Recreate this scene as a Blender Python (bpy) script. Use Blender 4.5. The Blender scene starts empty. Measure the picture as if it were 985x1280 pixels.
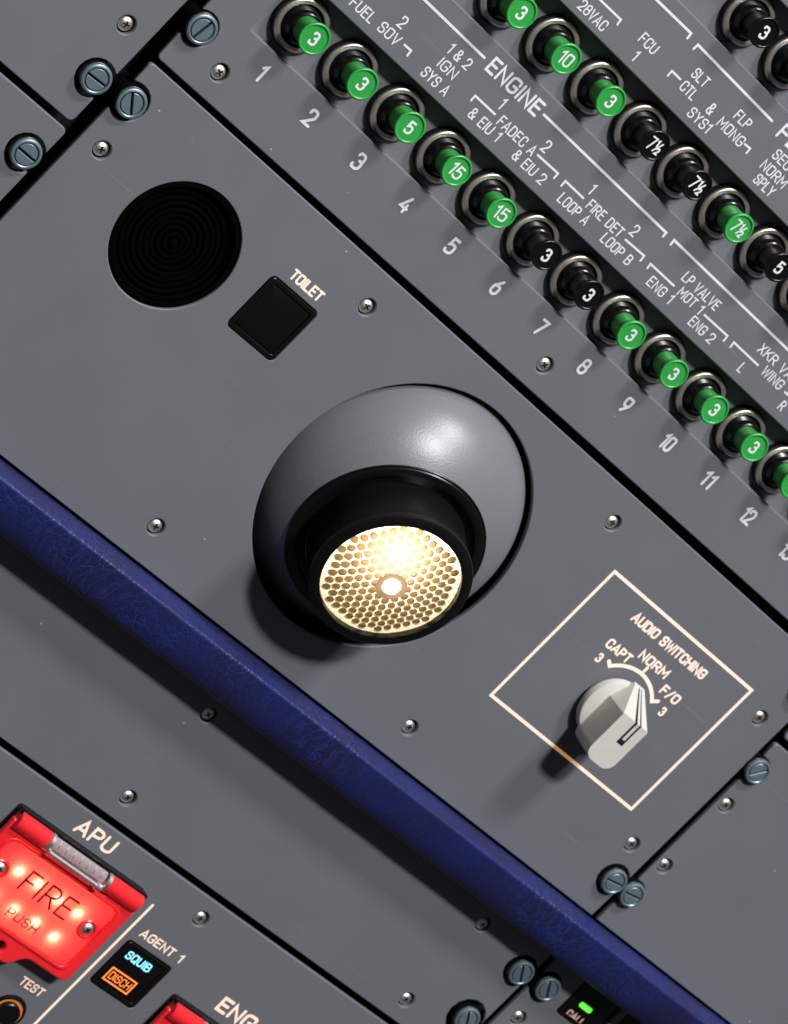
import bpy, bmesh, math, random
from mathutils import Vector, Matrix
random.seed(7)
SC = bpy.context.scene
COL = SC.collection
S = 0.001            # everything below is written in millimetres: x along the breaker rows, y across them, z out of the panel
PI = math.pi

# ------------------------------------------------------------------ camera
C = Vector((-405.932, 43.337, 796.240))
RX = Vector((0.6430249, 0.6968290, 0.3177237))
RY = Vector((0.5377515, -0.7062119, 0.4605301))
RZ = Vector((0.5452910, -0.1252759, -0.8288327))
FPX = 4572.22
cam = bpy.data.cameras.new('camera'); cam_o = bpy.data.objects.new('camera', cam); COL.objects.link(cam_o)
m = Matrix((RX, -RY, -RZ)).transposed().to_4x4(); m.translation = C * S
cam_o.matrix_world = m
cam.sensor_fit = 'HORIZONTAL'; cam.sensor_width = 36; cam.lens = 36 * FPX / 985.0
cam.clip_start = 0.05; cam.clip_end = 20
cam.dof.use_dof = True; cam.dof.focus_distance = 0.893; cam.dof.aperture_fstop = 52
SC.camera = cam_o

# ------------------------------------------------------------------ world, lamps, exposure
w = bpy.data.worlds.new('World'); SC.world = w; w.use_nodes = True
bg = w.node_tree.nodes['Background']; bg.inputs[0].default_value = (0.97, 0.98, 1.0, 1); bg.inputs[1].default_value = 0.052
def area(name, tgt, azim, elev, dist, sx, sy, energy, color):
    L = bpy.data.lights.new(name, 'AREA'); L.shape = 'RECTANGLE'; L.size = sx; L.size_y = sy; L.energy = energy; L.color = color
    o = bpy.data.objects.new(name, L); COL.objects.link(o)
    a, e = math.radians(azim), math.radians(elev)
    d = Vector((math.sin(a) * math.cos(e), math.cos(a) * math.cos(e), math.sin(e)))
    o.location = Vector(tgt) * S + d * dist
    o.rotation_euler = (-d).to_track_quat('-Z', 'Y').to_euler()
    return o
area('key_lamp', (120, -70, 0), -6, 45, 2.4, 0.26, 0.20, 56, (1.0, 0.985, 0.96))
area('side_lamp', (120, -70, 0), 4, 24.5, 2.2, 0.30, 0.26, 34, (0.93, 0.96, 1.0))
SC.view_settings.view_transform = 'Standard'; SC.view_settings.look = 'None'
SC.view_settings.exposure = 0; SC.view_settings.gamma = 1
SC.cycles.use_denoising = True

# ------------------------------------------------------------------ pixel -> place (the photograph is 985 x 1280)
def un(px, py, z=0.0):
    d = RX * ((px - 492.5) / FPX) + RY * ((py - 640) / FPX) + RZ
    s = (z - C.z) / d.z
    p = C + d * s
    return (p.x, p.y)
def Z(ox, oy, s, z=0.0):
    return lambda x, y, zz=z: un(ox + x / s, oy + y / s, zz)

# ------------------------------------------------------------------ materials
def mat(name, col, rough=0.5, metal=0.0, spec=0.5, bump=None, emis=None, coat=0.0, vary=0.0, vscale=300, trans=0.0):
    M = bpy.data.materials.new(name); M.use_nodes = True
    nt = M.node_tree; b = nt.nodes['Principled BSDF']
    b.inputs['Base Color'].default_value = (*col, 1); b.inputs['Roughness'].default_value = rough
    b.inputs['Metallic'].default_value = metal; b.inputs['Specular IOR Level'].default_value = spec
    b.inputs['Coat Weight'].default_value = coat; b.inputs['Coat Roughness'].default_value = 0.15
    if trans: b.inputs['Transmission Weight'].default_value = trans
    if emis:
        b.inputs['Emission Color'].default_value = (*emis[0], 1); b.inputs['Emission Strength'].default_value = emis[1]
    tc = None
    if bump or vary:
        tc = nt.nodes.new('ShaderNodeTexCoord')
        g = nt.nodes.new('ShaderNodeNewGeometry')
    if vary:
        n = nt.nodes.new('ShaderNodeTexNoise'); n.inputs['Scale'].default_value = vscale; n.inputs['Detail'].default_value = 6; n.inputs['Roughness'].default_value = 0.7
        nt.links.new(g.outputs['Position'], n.inputs['Vector'])
        r = nt.nodes.new('ShaderNodeMapRange'); r.inputs[1].default_value = 0.3; r.inputs[2].default_value = 0.7
        r.inputs[3].default_value = 1 - vary; r.inputs[4].default_value = 1 + vary
        nt.links.new(n.outputs[0], r.inputs[0])
        mx = nt.nodes.new('ShaderNodeVectorMath'); mx.operation = 'SCALE'; mx.inputs[0].default_value = col
        nt.links.new(r.outputs[0], mx.inputs['Scale']); nt.links.new(mx.outputs[0], b.inputs['Base Color'])
    if bump:
        n2 = nt.nodes.new('ShaderNodeTexNoise'); n2.inputs['Scale'].default_value = bump[0]; n2.inputs['Detail'].default_value = 4
        nt.links.new(g.outputs['Position'], n2.inputs['Vector'])
        bp = nt.nodes.new('ShaderNodeBump'); bp.inputs['Strength'].default_value = bump[1]; bp.inputs['Distance'].default_value = bump[2] * S
        nt.links.new(n2.outputs[0], bp.inputs['Height']); nt.links.new(bp.outputs[0], b.inputs['Normal'])
    return M

def panel_material():
    M = mat('panel_paint', (0.138, 0.144, 0.161), 0.52, spec=0.45, bump=(3200, 0.30, 0.08))
    nt = M.node_tree; b = nt.nodes['Principled BSDF']
    g = nt.nodes.new('ShaderNodeNewGeometry')
    def noise(scale, det, lo, hi, a, c):
        n = nt.nodes.new('ShaderNodeTexNoise'); n.inputs['Scale'].default_value = scale; n.inputs['Detail'].default_value = det
        nt.links.new(g.outputs['Position'], n.inputs['Vector'])
        r = nt.nodes.new('ShaderNodeMapRange'); r.inputs[1].default_value = lo; r.inputs[2].default_value = hi; r.inputs[3].default_value = a; r.inputs[4].default_value = c
        nt.links.new(n.outputs[0], r.inputs[0]); return r.outputs[0], n
    f1, _ = noise(3600, 3, 0.3, 0.7, 0.89, 1.11)
    f2, _ = noise(28, 5, 0.3, 0.7, 0.965, 1.035)
    mu = nt.nodes.new('ShaderNodeMath'); mu.operation = 'MULTIPLY'; nt.links.new(f1, mu.inputs[0]); nt.links.new(f2, mu.inputs[1])
    # sparse specks of dust
    v = nt.nodes.new('ShaderNodeTexVoronoi'); v.inputs['Scale'].default_value = 170; nt.links.new(g.outputs['Position'], v.inputs['Vector'])
    lt = nt.nodes.new('ShaderNodeMath'); lt.operation = 'LESS_THAN'; lt.inputs[1].default_value = 0.045; nt.links.new(v.outputs['Distance'], lt.inputs[0])
    sep = nt.nodes.new('ShaderNodeSeparateColor'); nt.links.new(v.outputs['Color'], sep.inputs[0])
    gt = nt.nodes.new('ShaderNodeMath'); gt.operation = 'GREATER_THAN'; gt.inputs[1].default_value = 0.90; nt.links.new(sep.outputs[0], gt.inputs[0])
    dm = nt.nodes.new('ShaderNodeMath'); dm.operation = 'MULTIPLY'; nt.links.new(lt.outputs[0], dm.inputs[0]); nt.links.new(gt.outputs[0], dm.inputs[1])
    sc = nt.nodes.new('ShaderNodeVectorMath'); sc.operation = 'SCALE'; sc.inputs[0].default_value = (0.138, 0.144, 0.161); nt.links.new(mu.outputs[0], sc.inputs['Scale'])
    mx = nt.nodes.new('ShaderNodeMix'); mx.data_type = 'RGBA'; mx.inputs[7].default_value = (0.4, 0.4, 0.38, 1)
    nt.links.new(dm.outputs[0], mx.inputs[0]); nt.links.new(sc.outputs[0], mx.inputs[6]); nt.links.new(mx.outputs[2], b.inputs['Base Color'])
    # hair scratches
    mp = nt.nodes.new('ShaderNodeMapping'); mp.inputs['Rotation'].default_value = (0, 0, 0.6); mp.inputs['Scale'].default_value = (9, 420, 30); nt.links.new(g.outputs['Position'], mp.inputs['Vector'])
    sn = nt.nodes.new('ShaderNodeTexNoise'); sn.inputs['Scale'].default_value = 3; sn.inputs['Detail'].default_value = 1; sn.inputs['Distortion'].default_value = 0.4; nt.links.new(mp.outputs[0], sn.inputs['Vector'])
    sr = nt.nodes.new('ShaderNodeMapRange'); sr.inputs[1].default_value = 0.74; sr.inputs[2].default_value = 0.80; sr.inputs[4].default_value = 0.16; nt.links.new(sn.outputs[0], sr.inputs[0])
    m2 = nt.nodes.new('ShaderNodeMix'); m2.data_type = 'RGBA'; m2.inputs[7].default_value = (0.42, 0.42, 0.43, 1)
    nt.links.new(sr.outputs[0], m2.inputs[0]); nt.links.new(mx.outputs[2], m2.inputs[6]); nt.links.new(m2.outputs[2], b.inputs['Base Color'])
    # faint hand marks in the gloss
    f3, _ = noise(60, 6, 0.3, 0.75, 0.45, 0.60); nt.links.new(f3, b.inputs['Roughness'])
    return M

def leather_material():
    M = mat('blue_leather', (0.02, 0.02, 0.1), 0.46, spec=0.45)
    nt = M.node_tree; b = nt.nodes['Principled BSDF']; g = nt.nodes.new('ShaderNodeNewGeometry')
    P = g.outputs['Position']
    def noise(scale, det, dist=0.0, vec=None):
        n = nt.nodes.new('ShaderNodeTexNoise'); n.inputs['Scale'].default_value = scale; n.inputs['Detail'].default_value = det; n.inputs['Distortion'].default_value = dist
        nt.links.new(vec or P, n.inputs['Vector']); return n
    mp = nt.nodes.new('ShaderNodeMapping'); mp.inputs['Rotation'].default_value = (0, 0, 0.25); mp.inputs['Scale'].default_value = (1.0, 0.33, 0.6)
    nt.links.new(P, mp.inputs['Vector'])
    wn = noise(45, 3)
    ad = nt.nodes.new('ShaderNodeVectorMath'); ad.operation = 'MULTIPLY_ADD'
    nt.links.new(wn.outputs['Color'], ad.inputs[0]); ad.inputs[1].default_value = (0.016, 0.016, 0.016); nt.links.new(mp.outputs[0], ad.inputs[2])
    v = nt.nodes.new('ShaderNodeTexVoronoi'); v.feature = 'DISTANCE_TO_EDGE'; v.inputs['Scale'].default_value = 430; nt.links.new(ad.outputs[0], v.inputs['Vector'])
    cr = nt.nodes.new('ShaderNodeMapRange'); cr.inputs[1].default_value = 0.0; cr.inputs[2].default_value = 0.11; cr.inputs[3].default_value = 1.0; cr.inputs[4].default_value = 0.0
    nt.links.new(v.outputs['Distance'], cr.inputs[0])
    ms = noise(22, 4); mr = nt.nodes.new('ShaderNodeMapRange'); mr.inputs[1].default_value = 0.44; mr.inputs[2].default_value = 0.66; nt.links.new(ms.outputs[0], mr.inputs[0])
    mu = nt.nodes.new('ShaderNodeMath'); mu.operation = 'MULTIPLY'; nt.links.new(cr.outputs[0], mu.inputs[0]); nt.links.new(mr.outputs[0], mu.inputs[1])
    base = nt.nodes.new('ShaderNodeMix'); base.data_type = 'RGBA'; base.inputs[6].default_value = (0.015, 0.014, 0.070, 1); base.inputs[7].default_value = (0.012, 0.018, 0.115, 1)
    bn = noise(60, 6); br = nt.nodes.new('ShaderNodeMapRange'); br.inputs[1].default_value = 0.35; br.inputs[2].default_value = 0.65; nt.links.new(bn.outputs[0], br.inputs[0]); nt.links.new(br.outputs[0], base.inputs[0])
    mx = nt.nodes.new('ShaderNodeMix'); mx.data_type = 'RGBA'; mx.inputs[7].default_value = (0.022, 0.036, 0.185, 1)
    nt.links.new(mu.outputs[0], mx.inputs[0]); nt.links.new(base.outputs[2], mx.inputs[6]); nt.links.new(mx.outputs[2], b.inputs['Base Color'])
    gn = noise(1800, 2); gm = nt.nodes.new('ShaderNodeMapRange'); gm.inputs[1].default_value = 0.3; gm.inputs[2].default_value = 0.7; gm.inputs[3].default_value = 0.72; gm.inputs[4].default_value = 1.35
    nt.links.new(gn.outputs[0], gm.inputs[0]); gs = nt.nodes.new('ShaderNodeVectorMath'); gs.operation = 'SCALE'
    nt.links.new(mx.outputs[2], gs.inputs[0]); nt.links.new(gm.outputs[0], gs.inputs['Scale']); nt.links.new(gs.outputs[0], b.inputs['Base Color'])
    gr = nt.nodes.new('ShaderNodeTexVoronoi'); gr.feature = 'DISTANCE_TO_EDGE'; gr.inputs['Scale'].default_value = 1500; nt.links.new(P, gr.inputs['Vector'])
    a1 = nt.nodes.new('ShaderNodeMath'); a1.operation = 'MULTIPLY_ADD'; a1.inputs[1].default_value = -2.5; nt.links.new(mu.outputs[0], a1.inputs[0]); nt.links.new(gr.outputs['Distance'], a1.inputs[2])
    bp = nt.nodes.new('ShaderNodeBump'); bp.inputs['Strength'].default_value = 0.5; bp.inputs['Distance'].default_value = 0.12 * S
    nt.links.new(a1.outputs[0], bp.inputs['Height']); nt.links.new(bp.outputs[0], b.inputs['Normal'])
    return M

M_PANEL = panel_material()
M_LEATHER = leather_material()
M_GAP = mat('matt_black_frame', (0.006, 0.006, 0.008), 0.8, spec=0.2)
M_PRINT = mat('white_print', (0.74, 0.74, 0.76), 0.5, spec=0.3, vary=0.06, vscale=1500)
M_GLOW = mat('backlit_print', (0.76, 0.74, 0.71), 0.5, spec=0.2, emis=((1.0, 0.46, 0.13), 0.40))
M_FAST = mat('blue_grey_metal', (0.20, 0.27, 0.31), 0.38, metal=0.55, spec=0.6, bump=(3000, 0.4, 0.03), vary=0.12, vscale=900)
M_FASTDARK = mat('fastener_groove', (0.015, 0.025, 0.032), 0.5, metal=0.3)
M_CHROME = mat('bright_steel', (0.95, 0.91, 0.85), 0.42, metal=1.0, bump=(1500, 0.35, 0.05))
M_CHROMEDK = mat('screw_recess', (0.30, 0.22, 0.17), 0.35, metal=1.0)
M_NICKEL = mat('warm_nickel', (0.66, 0.60, 0.54), 0.36, metal=0.9, vary=0.10, vscale=1200, bump=(2500, 0.4, 0.03))
M_BLACK = mat('black_plastic', (0.004, 0.004, 0.0045), 0.26, spec=0.4)
M_SPK = mat('speaker_cloth_black', (0.0012, 0.0012, 0.0013), 0.8, spec=0.02)
M_BLACKM = mat('black_matt_plastic', (0.0045, 0.0045, 0.005), 0.45, spec=0.4, bump=(1800, 0.4, 0.04))
M_NUT = mat('blackened_nut', (0.03, 0.03, 0.03), 0.36, metal=0.5, spec=0.6)
M_GREEN = mat('green_plastic', (0.030, 0.335, 0.060), 0.30, spec=0.5, coat=0.1, vary=0.04, vscale=600)
M_SATIN = mat('satin_grey_enamel', (0.160, 0.165, 0.180), 0.37, spec=0.62, bump=(1900, 0.55, 0.07), vary=0.05, vscale=900)
M_LAMPBLK = mat('lamp_black_metal', (0.005, 0.005, 0.005), 0.30, spec=0.4, coat=0.0, bump=(1500, 0.2, 0.03))
M_KNOB = mat('light_grey_knob', (0.58, 0.565, 0.52), 0.45, spec=0.45, bump=(1800, 0.3, 0.04), vary=0.04, vscale=300)
M_INK = mat('dark_blue_ink', (0.008, 0.014, 0.022), 0.4)
M_RED = mat('red_enamel', (0.92, 0.022, 0.030), 0.33, spec=0.5, coat=0.25, bump=(500, 0.25, 0.05), vary=0.05, vscale=400)
M_REDINK = mat('dark_red_ink', (0.10, 0.0, 0.008), 0.5)
M_SLEEVE = mat('clear_sleeve', (0.62, 0.50, 0.52), 0.12, metal=0.0, trans=0.45)
M_SPRING = mat('spring_steel', (0.92, 0.91, 0.90), 0.38, metal=1.0)
M_BLUELIT = mat('blue_lit_legend', (0.2, 0.5, 0.6), 0.5, emis=((0.22, 0.66, 1.0), 1.25))
M_ORLIT = mat('orange_lit_legend', (0.6, 0.2, 0.05), 0.5, emis=((1.0, 0.20, 0.025), 1.3))
M_GRNLIT = mat('green_lit_bar', (0.1, 0.6, 0.1), 0.5, emis=((0.13, 0.92, 0.05), 1.0))
M_PINKLIT = mat('pale_legend', (0.55, 0.40, 0.38), 0.5, emis=((1.0, 0.5, 0.4), 0.25))
M_AMBER = mat('amber_ring', (0.85, 0.30, 0.05), 0.45, emis=((1.0, 0.32, 0.04), 0.35))

def lit_lens_material(name, lattice):
    M = bpy.data.materials.new(name); M.use_nodes = True; nt = M.node_tree; nt.nodes.clear()
    out = nt.nodes.new('ShaderNodeOutputMaterial')
    if lattice:
        tr = nt.nodes.new('ShaderNodeBsdfTranslucent'); tr.inputs[0].default_value = (1.0, 0.88, 0.66, 1)
        df = nt.nodes.new('ShaderNodeBsdfPrincipled'); df.inputs['Base Color'].default_value = (0.75, 0.62, 0.42, 1); df.inputs['Roughness'].default_value = 0.25
        df.inputs['Emission Color'].default_value = (1.0, 0.80, 0.52, 1); df.inputs['Emission Strength'].default_value = 0.40
        mx = nt.nodes.new('ShaderNodeMixShader'); mx.inputs[0].default_value = 0.45
    else:
        tr = nt.nodes.new('ShaderNodeBsdfTranslucent'); tr.inputs[0].default_value = (0.20, 0.125, 0.055, 1)
        df = nt.nodes.new('ShaderNodeBsdfPrincipled'); df.inputs['Base Color'].default_value = (0.13, 0.095, 0.045, 1); df.inputs['Roughness'].default_value = 0.22
        df.inputs['Metallic'].default_value = 0.0
        mx = nt.nodes.new('ShaderNodeMixShader'); mx.inputs[0].default_value = 0.55
    nt.links.new(tr.outputs[0], mx.inputs[1]); nt.links.new(df.outputs[0], mx.inputs[2]); nt.links.new(mx.outputs[0], out.inputs[0])
    return M
M_LATTICE = lit_lens_material('honeycomb_glass', True)
M_CELL = lit_lens_material('honeycomb_cell_glass', False)
M_BULB = mat('glowing_bulb', (1, 0.9, 0.8), 0.3, emis=((1.0, 0.86, 0.66), 6.0))
M_BRONZE = mat('bronze_ring', (0.60, 0.44, 0.28), 0.4, metal=0.5, emis=((1.0, 0.60, 0.32), 0.35))  # bulb glow put into the ring's own emission; the ring is no lamp
def red_window_material():
    M = bpy.data.materials.new('red_translucent_cover'); M.use_nodes = True; nt = M.node_tree; nt.nodes.clear()
    out = nt.nodes.new('ShaderNodeOutputMaterial')
    tr = nt.nodes.new('ShaderNodeBsdfTranslucent'); tr.inputs[0].default_value = (0.88, 0.075, 0.07, 1)
    g = nt.nodes.new('ShaderNodeNewGeometry'); n = nt.nodes.new('ShaderNodeTexNoise'); n.inputs['Scale'].default_value = 700; n.inputs['Detail'].default_value = 3
    nt.links.new(g.outputs['Position'], n.inputs['Vector'])
    bp = nt.nodes.new('ShaderNodeBump'); bp.inputs['Strength'].default_value = 0.25; bp.inputs['Distance'].default_value = 0.06 * S; nt.links.new(n.outputs[0], bp.inputs['Height'])
    df = nt.nodes.new('ShaderNodeBsdfPrincipled'); df.inputs['Base Color'].default_value = (0.80, 0.03, 0.055, 1); df.inputs['Roughness'].default_value = 0.18
    df.inputs['Coat Weight'].default_value = 0.5; df.inputs['Coat Roughness'].default_value = 0.08
    nt.links.new(bp.outputs[0], df.inputs['Normal'])
    df.inputs['Emission Color'].default_value = (1.0, 0.025, 0.055, 1); df.inputs['Emission Strength'].default_value = 0.40
    mx = nt.nodes.new('ShaderNodeMixShader'); mx.inputs[0].default_value = 0.5
    nt.links.new(tr.outputs[0], mx.inputs[1]); nt.links.new(df.outputs[0], mx.inputs[2]); nt.links.new(mx.outputs[0], out.inputs[0])
    return M
M_REDWIN = red_window_material()

# ------------------------------------------------------------------ object helpers
def link(name, me, parent=None, loc=(0, 0, 0), label=None, kind=None, rot=None):
    o = bpy.data.objects.new(name, me); COL.objects.link(o)
    if parent: o.parent = parent
    o.location = Vector(loc) * S
    if rot: o.rotation_euler = rot
    if label: o['label'] = label
    if kind: o['kind'] = kind
    return o
def thing(name, label, cat, loc=(0, 0, 0), rot=(0, 0, 0), group=None):
    o = bpy.data.objects.new(name, None); COL.objects.link(o); o.empty_display_size = 0.005
    o.location = Vector(loc) * S; o.rotation_euler = rot; o['label'] = label; o['category'] = cat
    if group: o['group'] = group
    return o
def children(o): return [c for c in bpy.data.objects if c.parent == o]
def copy_tree(o, parent=None):
    c = o.copy(); COL.objects.link(c); c.parent = parent
    for ch in children(o): copy_tree(ch, c)
    return c
def mesh(name, verts, faces, mats, smooth=False, fm=None):
    me = bpy.data.meshes.new(name); me.from_pydata([tuple(Vector(v) * S) for v in verts], [], faces)
    for mm in (mats if isinstance(mats, (list, tuple)) else [mats]): me.materials.append(mm)
    if fm:
        for p, k in zip(me.polygons, fm): p.material_index = k
    if smooth: me.polygons.foreach_set('use_smooth', [True] * len(me.polygons))
    me.update(); return me
def sharpen(me, deg=35):
    me.polygons.foreach_set('use_smooth', [True] * len(me.polygons)); me.set_sharp_from_angle(angle=math.radians(deg)); return me
class MB:
    def __init__(s): s.v = []; s.f = []; s.m = []
    def add(s, v, f, mi=0, T=None):
        k = len(s.v); s.v += [tuple(T @ Vector(p)) if T else tuple(p) for p in v]; s.f += [tuple(i + k for i in q) for q in f]; s.m += [mi] * len(f)
    def done(s, name, mats, deg=35): return sharpen(mesh(name, s.v, s.f, mats, fm=s.m), deg)
def lathe(profile, seg=48, cap_in=False, wob=None):
    """profile: (r, z) list; returns verts, faces about z"""
    v, f = [], []
    for (r, z) in profile:
        for k in range(seg):
            a = 2 * PI * k / seg; rr = r + (wob(k, r, z) if wob else 0)
            v.append((rr * math.cos(a), rr * math.sin(a), z))
    for i in range(len(profile) - 1):
        for k in range(seg):
            k2 = (k + 1) % seg
            f.append((i * seg + k, i * seg + k2, (i + 1) * seg + k2, (i + 1) * seg + k))
    if cap_in: f.append(tuple((len(profile) - 1) * seg + k for k in range(seg)))
    return v, f
def rounded(pts, seg=6):
    """closed outline of (x, y[, r]) with corners of radius r"""
    out = []; n = len(pts)
    for i, p in enumerate(pts):
        r = p[2] if len(p) > 2 else 0; P = Vector(p[:2])
        if r <= 0: out.append(tuple(P)); continue
        A = Vector(pts[i - 1][:2]) - P; B = Vector(pts[(i + 1) % n][:2]) - P
        out += corner(P, A, B, r, seg)
    return out
def corner(P, A, B, r, seg):
    la, lb = A.length, B.length; a = A / la; b = B / lb
    ang = a.angle(b)
    if ang > PI - 0.02: return [tuple(P)]
    t = min(r / math.tan(ang / 2), la * 0.499, lb * 0.499); r = t * math.tan(ang / 2)
    bis = (a + b).normalized(); c = P + bis * (r / math.sin(ang / 2))
    s0 = P + a * t - c; s1 = P + b * t - c
    a0 = math.atan2(s0.y, s0.x); a1 = math.atan2(s1.y, s1.x); d = (a1 - a0 + PI) % (2 * PI) - PI
    return [(c.x + r * math.cos(a0 + d * k / seg), c.y + r * math.sin(a0 + d * k / seg)) for k in range(seg + 1)]
def area2(o): return sum(o[i - 1][0] * o[i][1] - o[i][0] * o[i - 1][1] for i in range(len(o)))
def offset(o, d):
    if area2(o) < 0: o = o[::-1]
    n = len(o); out = []
    for i in range(n):
        p = Vector(o[i]); a = (p - Vector(o[i - 1])); b = (Vector(o[(i + 1) % n]) - p)
        if a.length < 1e-6 or b.length < 1e-6: out.append(tuple(p)); continue
        na = Vector((-a.y, a.x)).normalized(); nb = Vector((-b.y, b.x)).normalized()
        mm = (na + nb); L = mm.length
        if L < 1e-4: out.append(tuple(p)); continue
        mm /= L; out.append(tuple(p + mm * (d / max(0.4, mm.dot(na)))))
    return out
def prism(outline, z0, z1, bev=0.3, steps=2):
    """outline extruded z0..z1 with a rounded top edge"""
    if area2(outline) < 0: outline = outline[::-1]
    rings = [(0, z0)] + [(bev * (1 - math.cos(PI / 2 * k / steps)), z1 - bev + bev * math.sin(PI / 2 * k / steps)) for k in range(steps + 1)]
    v, f = [], []; n = len(outline)
    for d, z in rings: v += [(x, y, z) for x, y in (offset(outline, d) if d else outline)]
    for i in range(len(rings) - 1):
        for k in range(n): f.append((i * n + k, i * n + (k + 1) % n, (i + 1) * n + (k + 1) % n, (i + 1) * n + k))
    f.append(tuple((len(rings) - 1) * n + k for k in range(n))); f.append(tuple(reversed(range(n))))
    return v, f
def rect(u0, u1, v0, v1, r=0, seg=6): return rounded([(u0, v0, r), (u1, v0, r), (u1, v1, r), (u0, v1, r)], seg)
def circle_pts(cx, cy, r, n=48): return [(cx + r * math.cos(2 * PI * k / n), cy + r * math.sin(2 * PI * k / n)) for k in range(n)]
def plate(name, outline, holes, z1, thick, bev, m):
    """flat plate with real holes and softly rounded edges"""
    cu = bpy.data.curves.new(name + '_c', 'CURVE'); cu.dimensions = '2D'; cu.fill_mode = 'BOTH'
    cu.extrude = (thick / 2 - bev) * S; cu.bevel_depth = bev * S; cu.bevel_resolution = 3; cu.offset = -bev * S
    for k, o in enumerate([outline] + holes):
        ar = area2(o)
        if (k == 0 and ar < 0) or (k > 0 and ar > 0): o = o[::-1]
        sp = cu.splines.new('POLY'); sp.points.add(len(o) - 1); sp.use_cyclic_u = True
        for q, (x, y) in zip(sp.points, o): q.co = (x * S, y * S, 0, 1)
    ob = bpy.data.objects.new('tmp', cu); COL.objects.link(ob)
    dg = bpy.context.evaluated_depsgraph_get(); me = bpy.data.meshes.new_from_object(ob.evaluated_get(dg))
    bpy.data.objects.remove(ob); bpy.data.curves.remove(cu)
    me.name = name; me.transform(Matrix.Translation((0, 0, (z1 - thick / 2) * S))); me.materials.clear(); me.materials.append(m)
    for p in me.polygons: p.material_index = 0
    sharpen(me, 28); return me

# ------------------------------------------------------------------ stroke lettering
G = {}
def g(ch, w, *strokes): G[ch] = (w, strokes)
R_ = .24
g('A', .56, [(0, 0), (.28, 1), (.56, 0)], [(.10, .29), (.46, .29)])
g('B', .50, [(0, .0), (0, 1), (.46, 1, .22), (.46, .53, .22), (0, .53)], [(.1, .53), (.50, .53, .24), (.50, 0, .24), (0, 0)])
g('C', .50, [(.50, .70), (.50, 1, R_), (0, 1, R_), (0, 0, R_), (.50, 0, R_), (.50, .30)])
g('D', .50, [(0, .5), (0, 1), (.50, 1, R_), (.50, 0, R_), (0, 0), (0, .5)])
g('E', .44, [(.44, 1), (0, 1), (0, 0), (.44, 0)], [(0, .52), (.38, .52)])
g('F', .44, [(.44, 1), (0, 1), (0, 0)], [(0, .50), (.37, .50)])
g('G', .52, [(.52, .72), (.52, 1, R_), (0, 1, R_), (0, 0, R_), (.52, 0, R_), (.52, .46), (.28, .46)])
g('H', .50, [(0, 0), (0, 1)], [(.50, 0), (.50, 1)], [(0, .52), (.50, .52)])
g('I', .0, [(0, 0), (0, 1)])
g('K', .50, [(0, 0), (0, 1)], [(.48, 1), (0, .38)], [(.17, .60), (.52, 0)])
g('L', .42, [(0, 1), (0, 0), (.42, 0)])
g('M', .62, [(0, 0), (0, 1), (.31, .35), (.62, 1), (.62, 0)])
g('N', .50, [(0, 0), (0, 1), (.50, 0), (.50, 1)])
g('O', .50, [(.25, 1), (.50, 1, R_), (.50, 0, R_), (0, 0, R_), (0, 1, R_), (.25, 1)])
g('P', .48, [(0, 0), (0, 1), (.48, 1, R_), (.48, .46, R_), (0, .46)])
g('Q', .50, [(.25, 1), (.50, 1, R_), (.50, 0, R_), (0, 0, R_), (0, 1, R_), (.25, 1)], [(.32, .22), (.54, -.06)])
g('R', .50, [(0, 0), (0, 1), (.48, 1, R_), (.48, .48, R_), (0, .48)], [(.25, .48), (.51, 0)])
g('S', .48, [(.47, .74), (.47, 1, .22), (0, 1, .23), (0, .52, .23), (.48, .52, .23), (.48, 0, .23), (0, 0, .22), (0, .27)])
g('T', .48, [(0, 1), (.48, 1)], [(.24, 1), (.24, 0)])
g('U', .50, [(0, 1), (0, 0, R_), (.50, 0, R_), (.50, 1)])
g('V', .52, [(0, 1), (.26, 0), (.52, 1)])
g('W', .74, [(0, 1), (.18, 0), (.37, .85), (.56, 0), (.74, 1)])
g('X', .50, [(0, 0), (.50, 1)], [(0, 1), (.50, 0)])
g('Y', .52, [(0, 1), (.26, .46), (.52, 1)], [(.26, .46), (.26, 0)])
g('0', .50, [(.25, 1), (.50, 1, .25), (.50, 0, .25), (0, 0, .25), (0, 1, .25), (.25, 1)])
g('1', .24, [(0, .80), (.22, 1), (.22, 0)])
g('2', .50, [(.0, .74), (.0, 1, .24), (.49, 1, .25), (.49, .58, .16), (.0, 0), (.52, 0)])
g('3', .52, [(.0, .83), (.03, 1, .16), (.49, 1, .23), (.49, .54, .22), (.26, .54)], [(.26, .54), (.53, .54, .24), (.53, 0, .25), (0, 0, .24), (-.01, .19)])
g('4', .52, [(.36, 1), (0, .27), (.54, .27)], [(.40, .50), (.40, 0)])
g('5', .52, [(.48, 1), (.08, 1), (.04, .53), (.20, .62, .10), (.53, .62, .24), (.53, 0, .25), (.02, 0, .22), (-.01, .14)])
g('6', .50, [(.25, .60), (.50, .60, .25), (.50, 0, .25), (0, 0, .25), (0, .60, .25), (.25, .60)], [(.38, 1), (.04, .52, .3), (.0, .30)])
g('7', .46, [(0, 1), (.49, 1), (.15, 0)])
g('8', .50, [(.25, .53), (.03, .53, .2), (.03, 1, .22), (.47, 1, .22), (.47, .53, .2), (.25, .53)], [(.25, .53), (.51, .53, .24), (.51, 0, .25), (-.01, 0, .25), (-.01, .53, .24), (.25, .53)])
g('9', .50, [(.25, 1), (.50, 1, .25), (.50, .40, .25), (0, .40, .25), (0, 1, .25), (.25, 1)], [(.12, 0), (.46, .48, .3), (.50, .70)])
g('&', .56, [(.56, 0), (.08, .70, .12), (.06, 1, .17), (.42, 1, .17), (.42, .66, .16), (0, .42, .14), (0, 0, .22), (.40, 0, .22), (.56, .40)])
g('/', .34, [(0, -.06), (.34, 1.06)])
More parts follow.
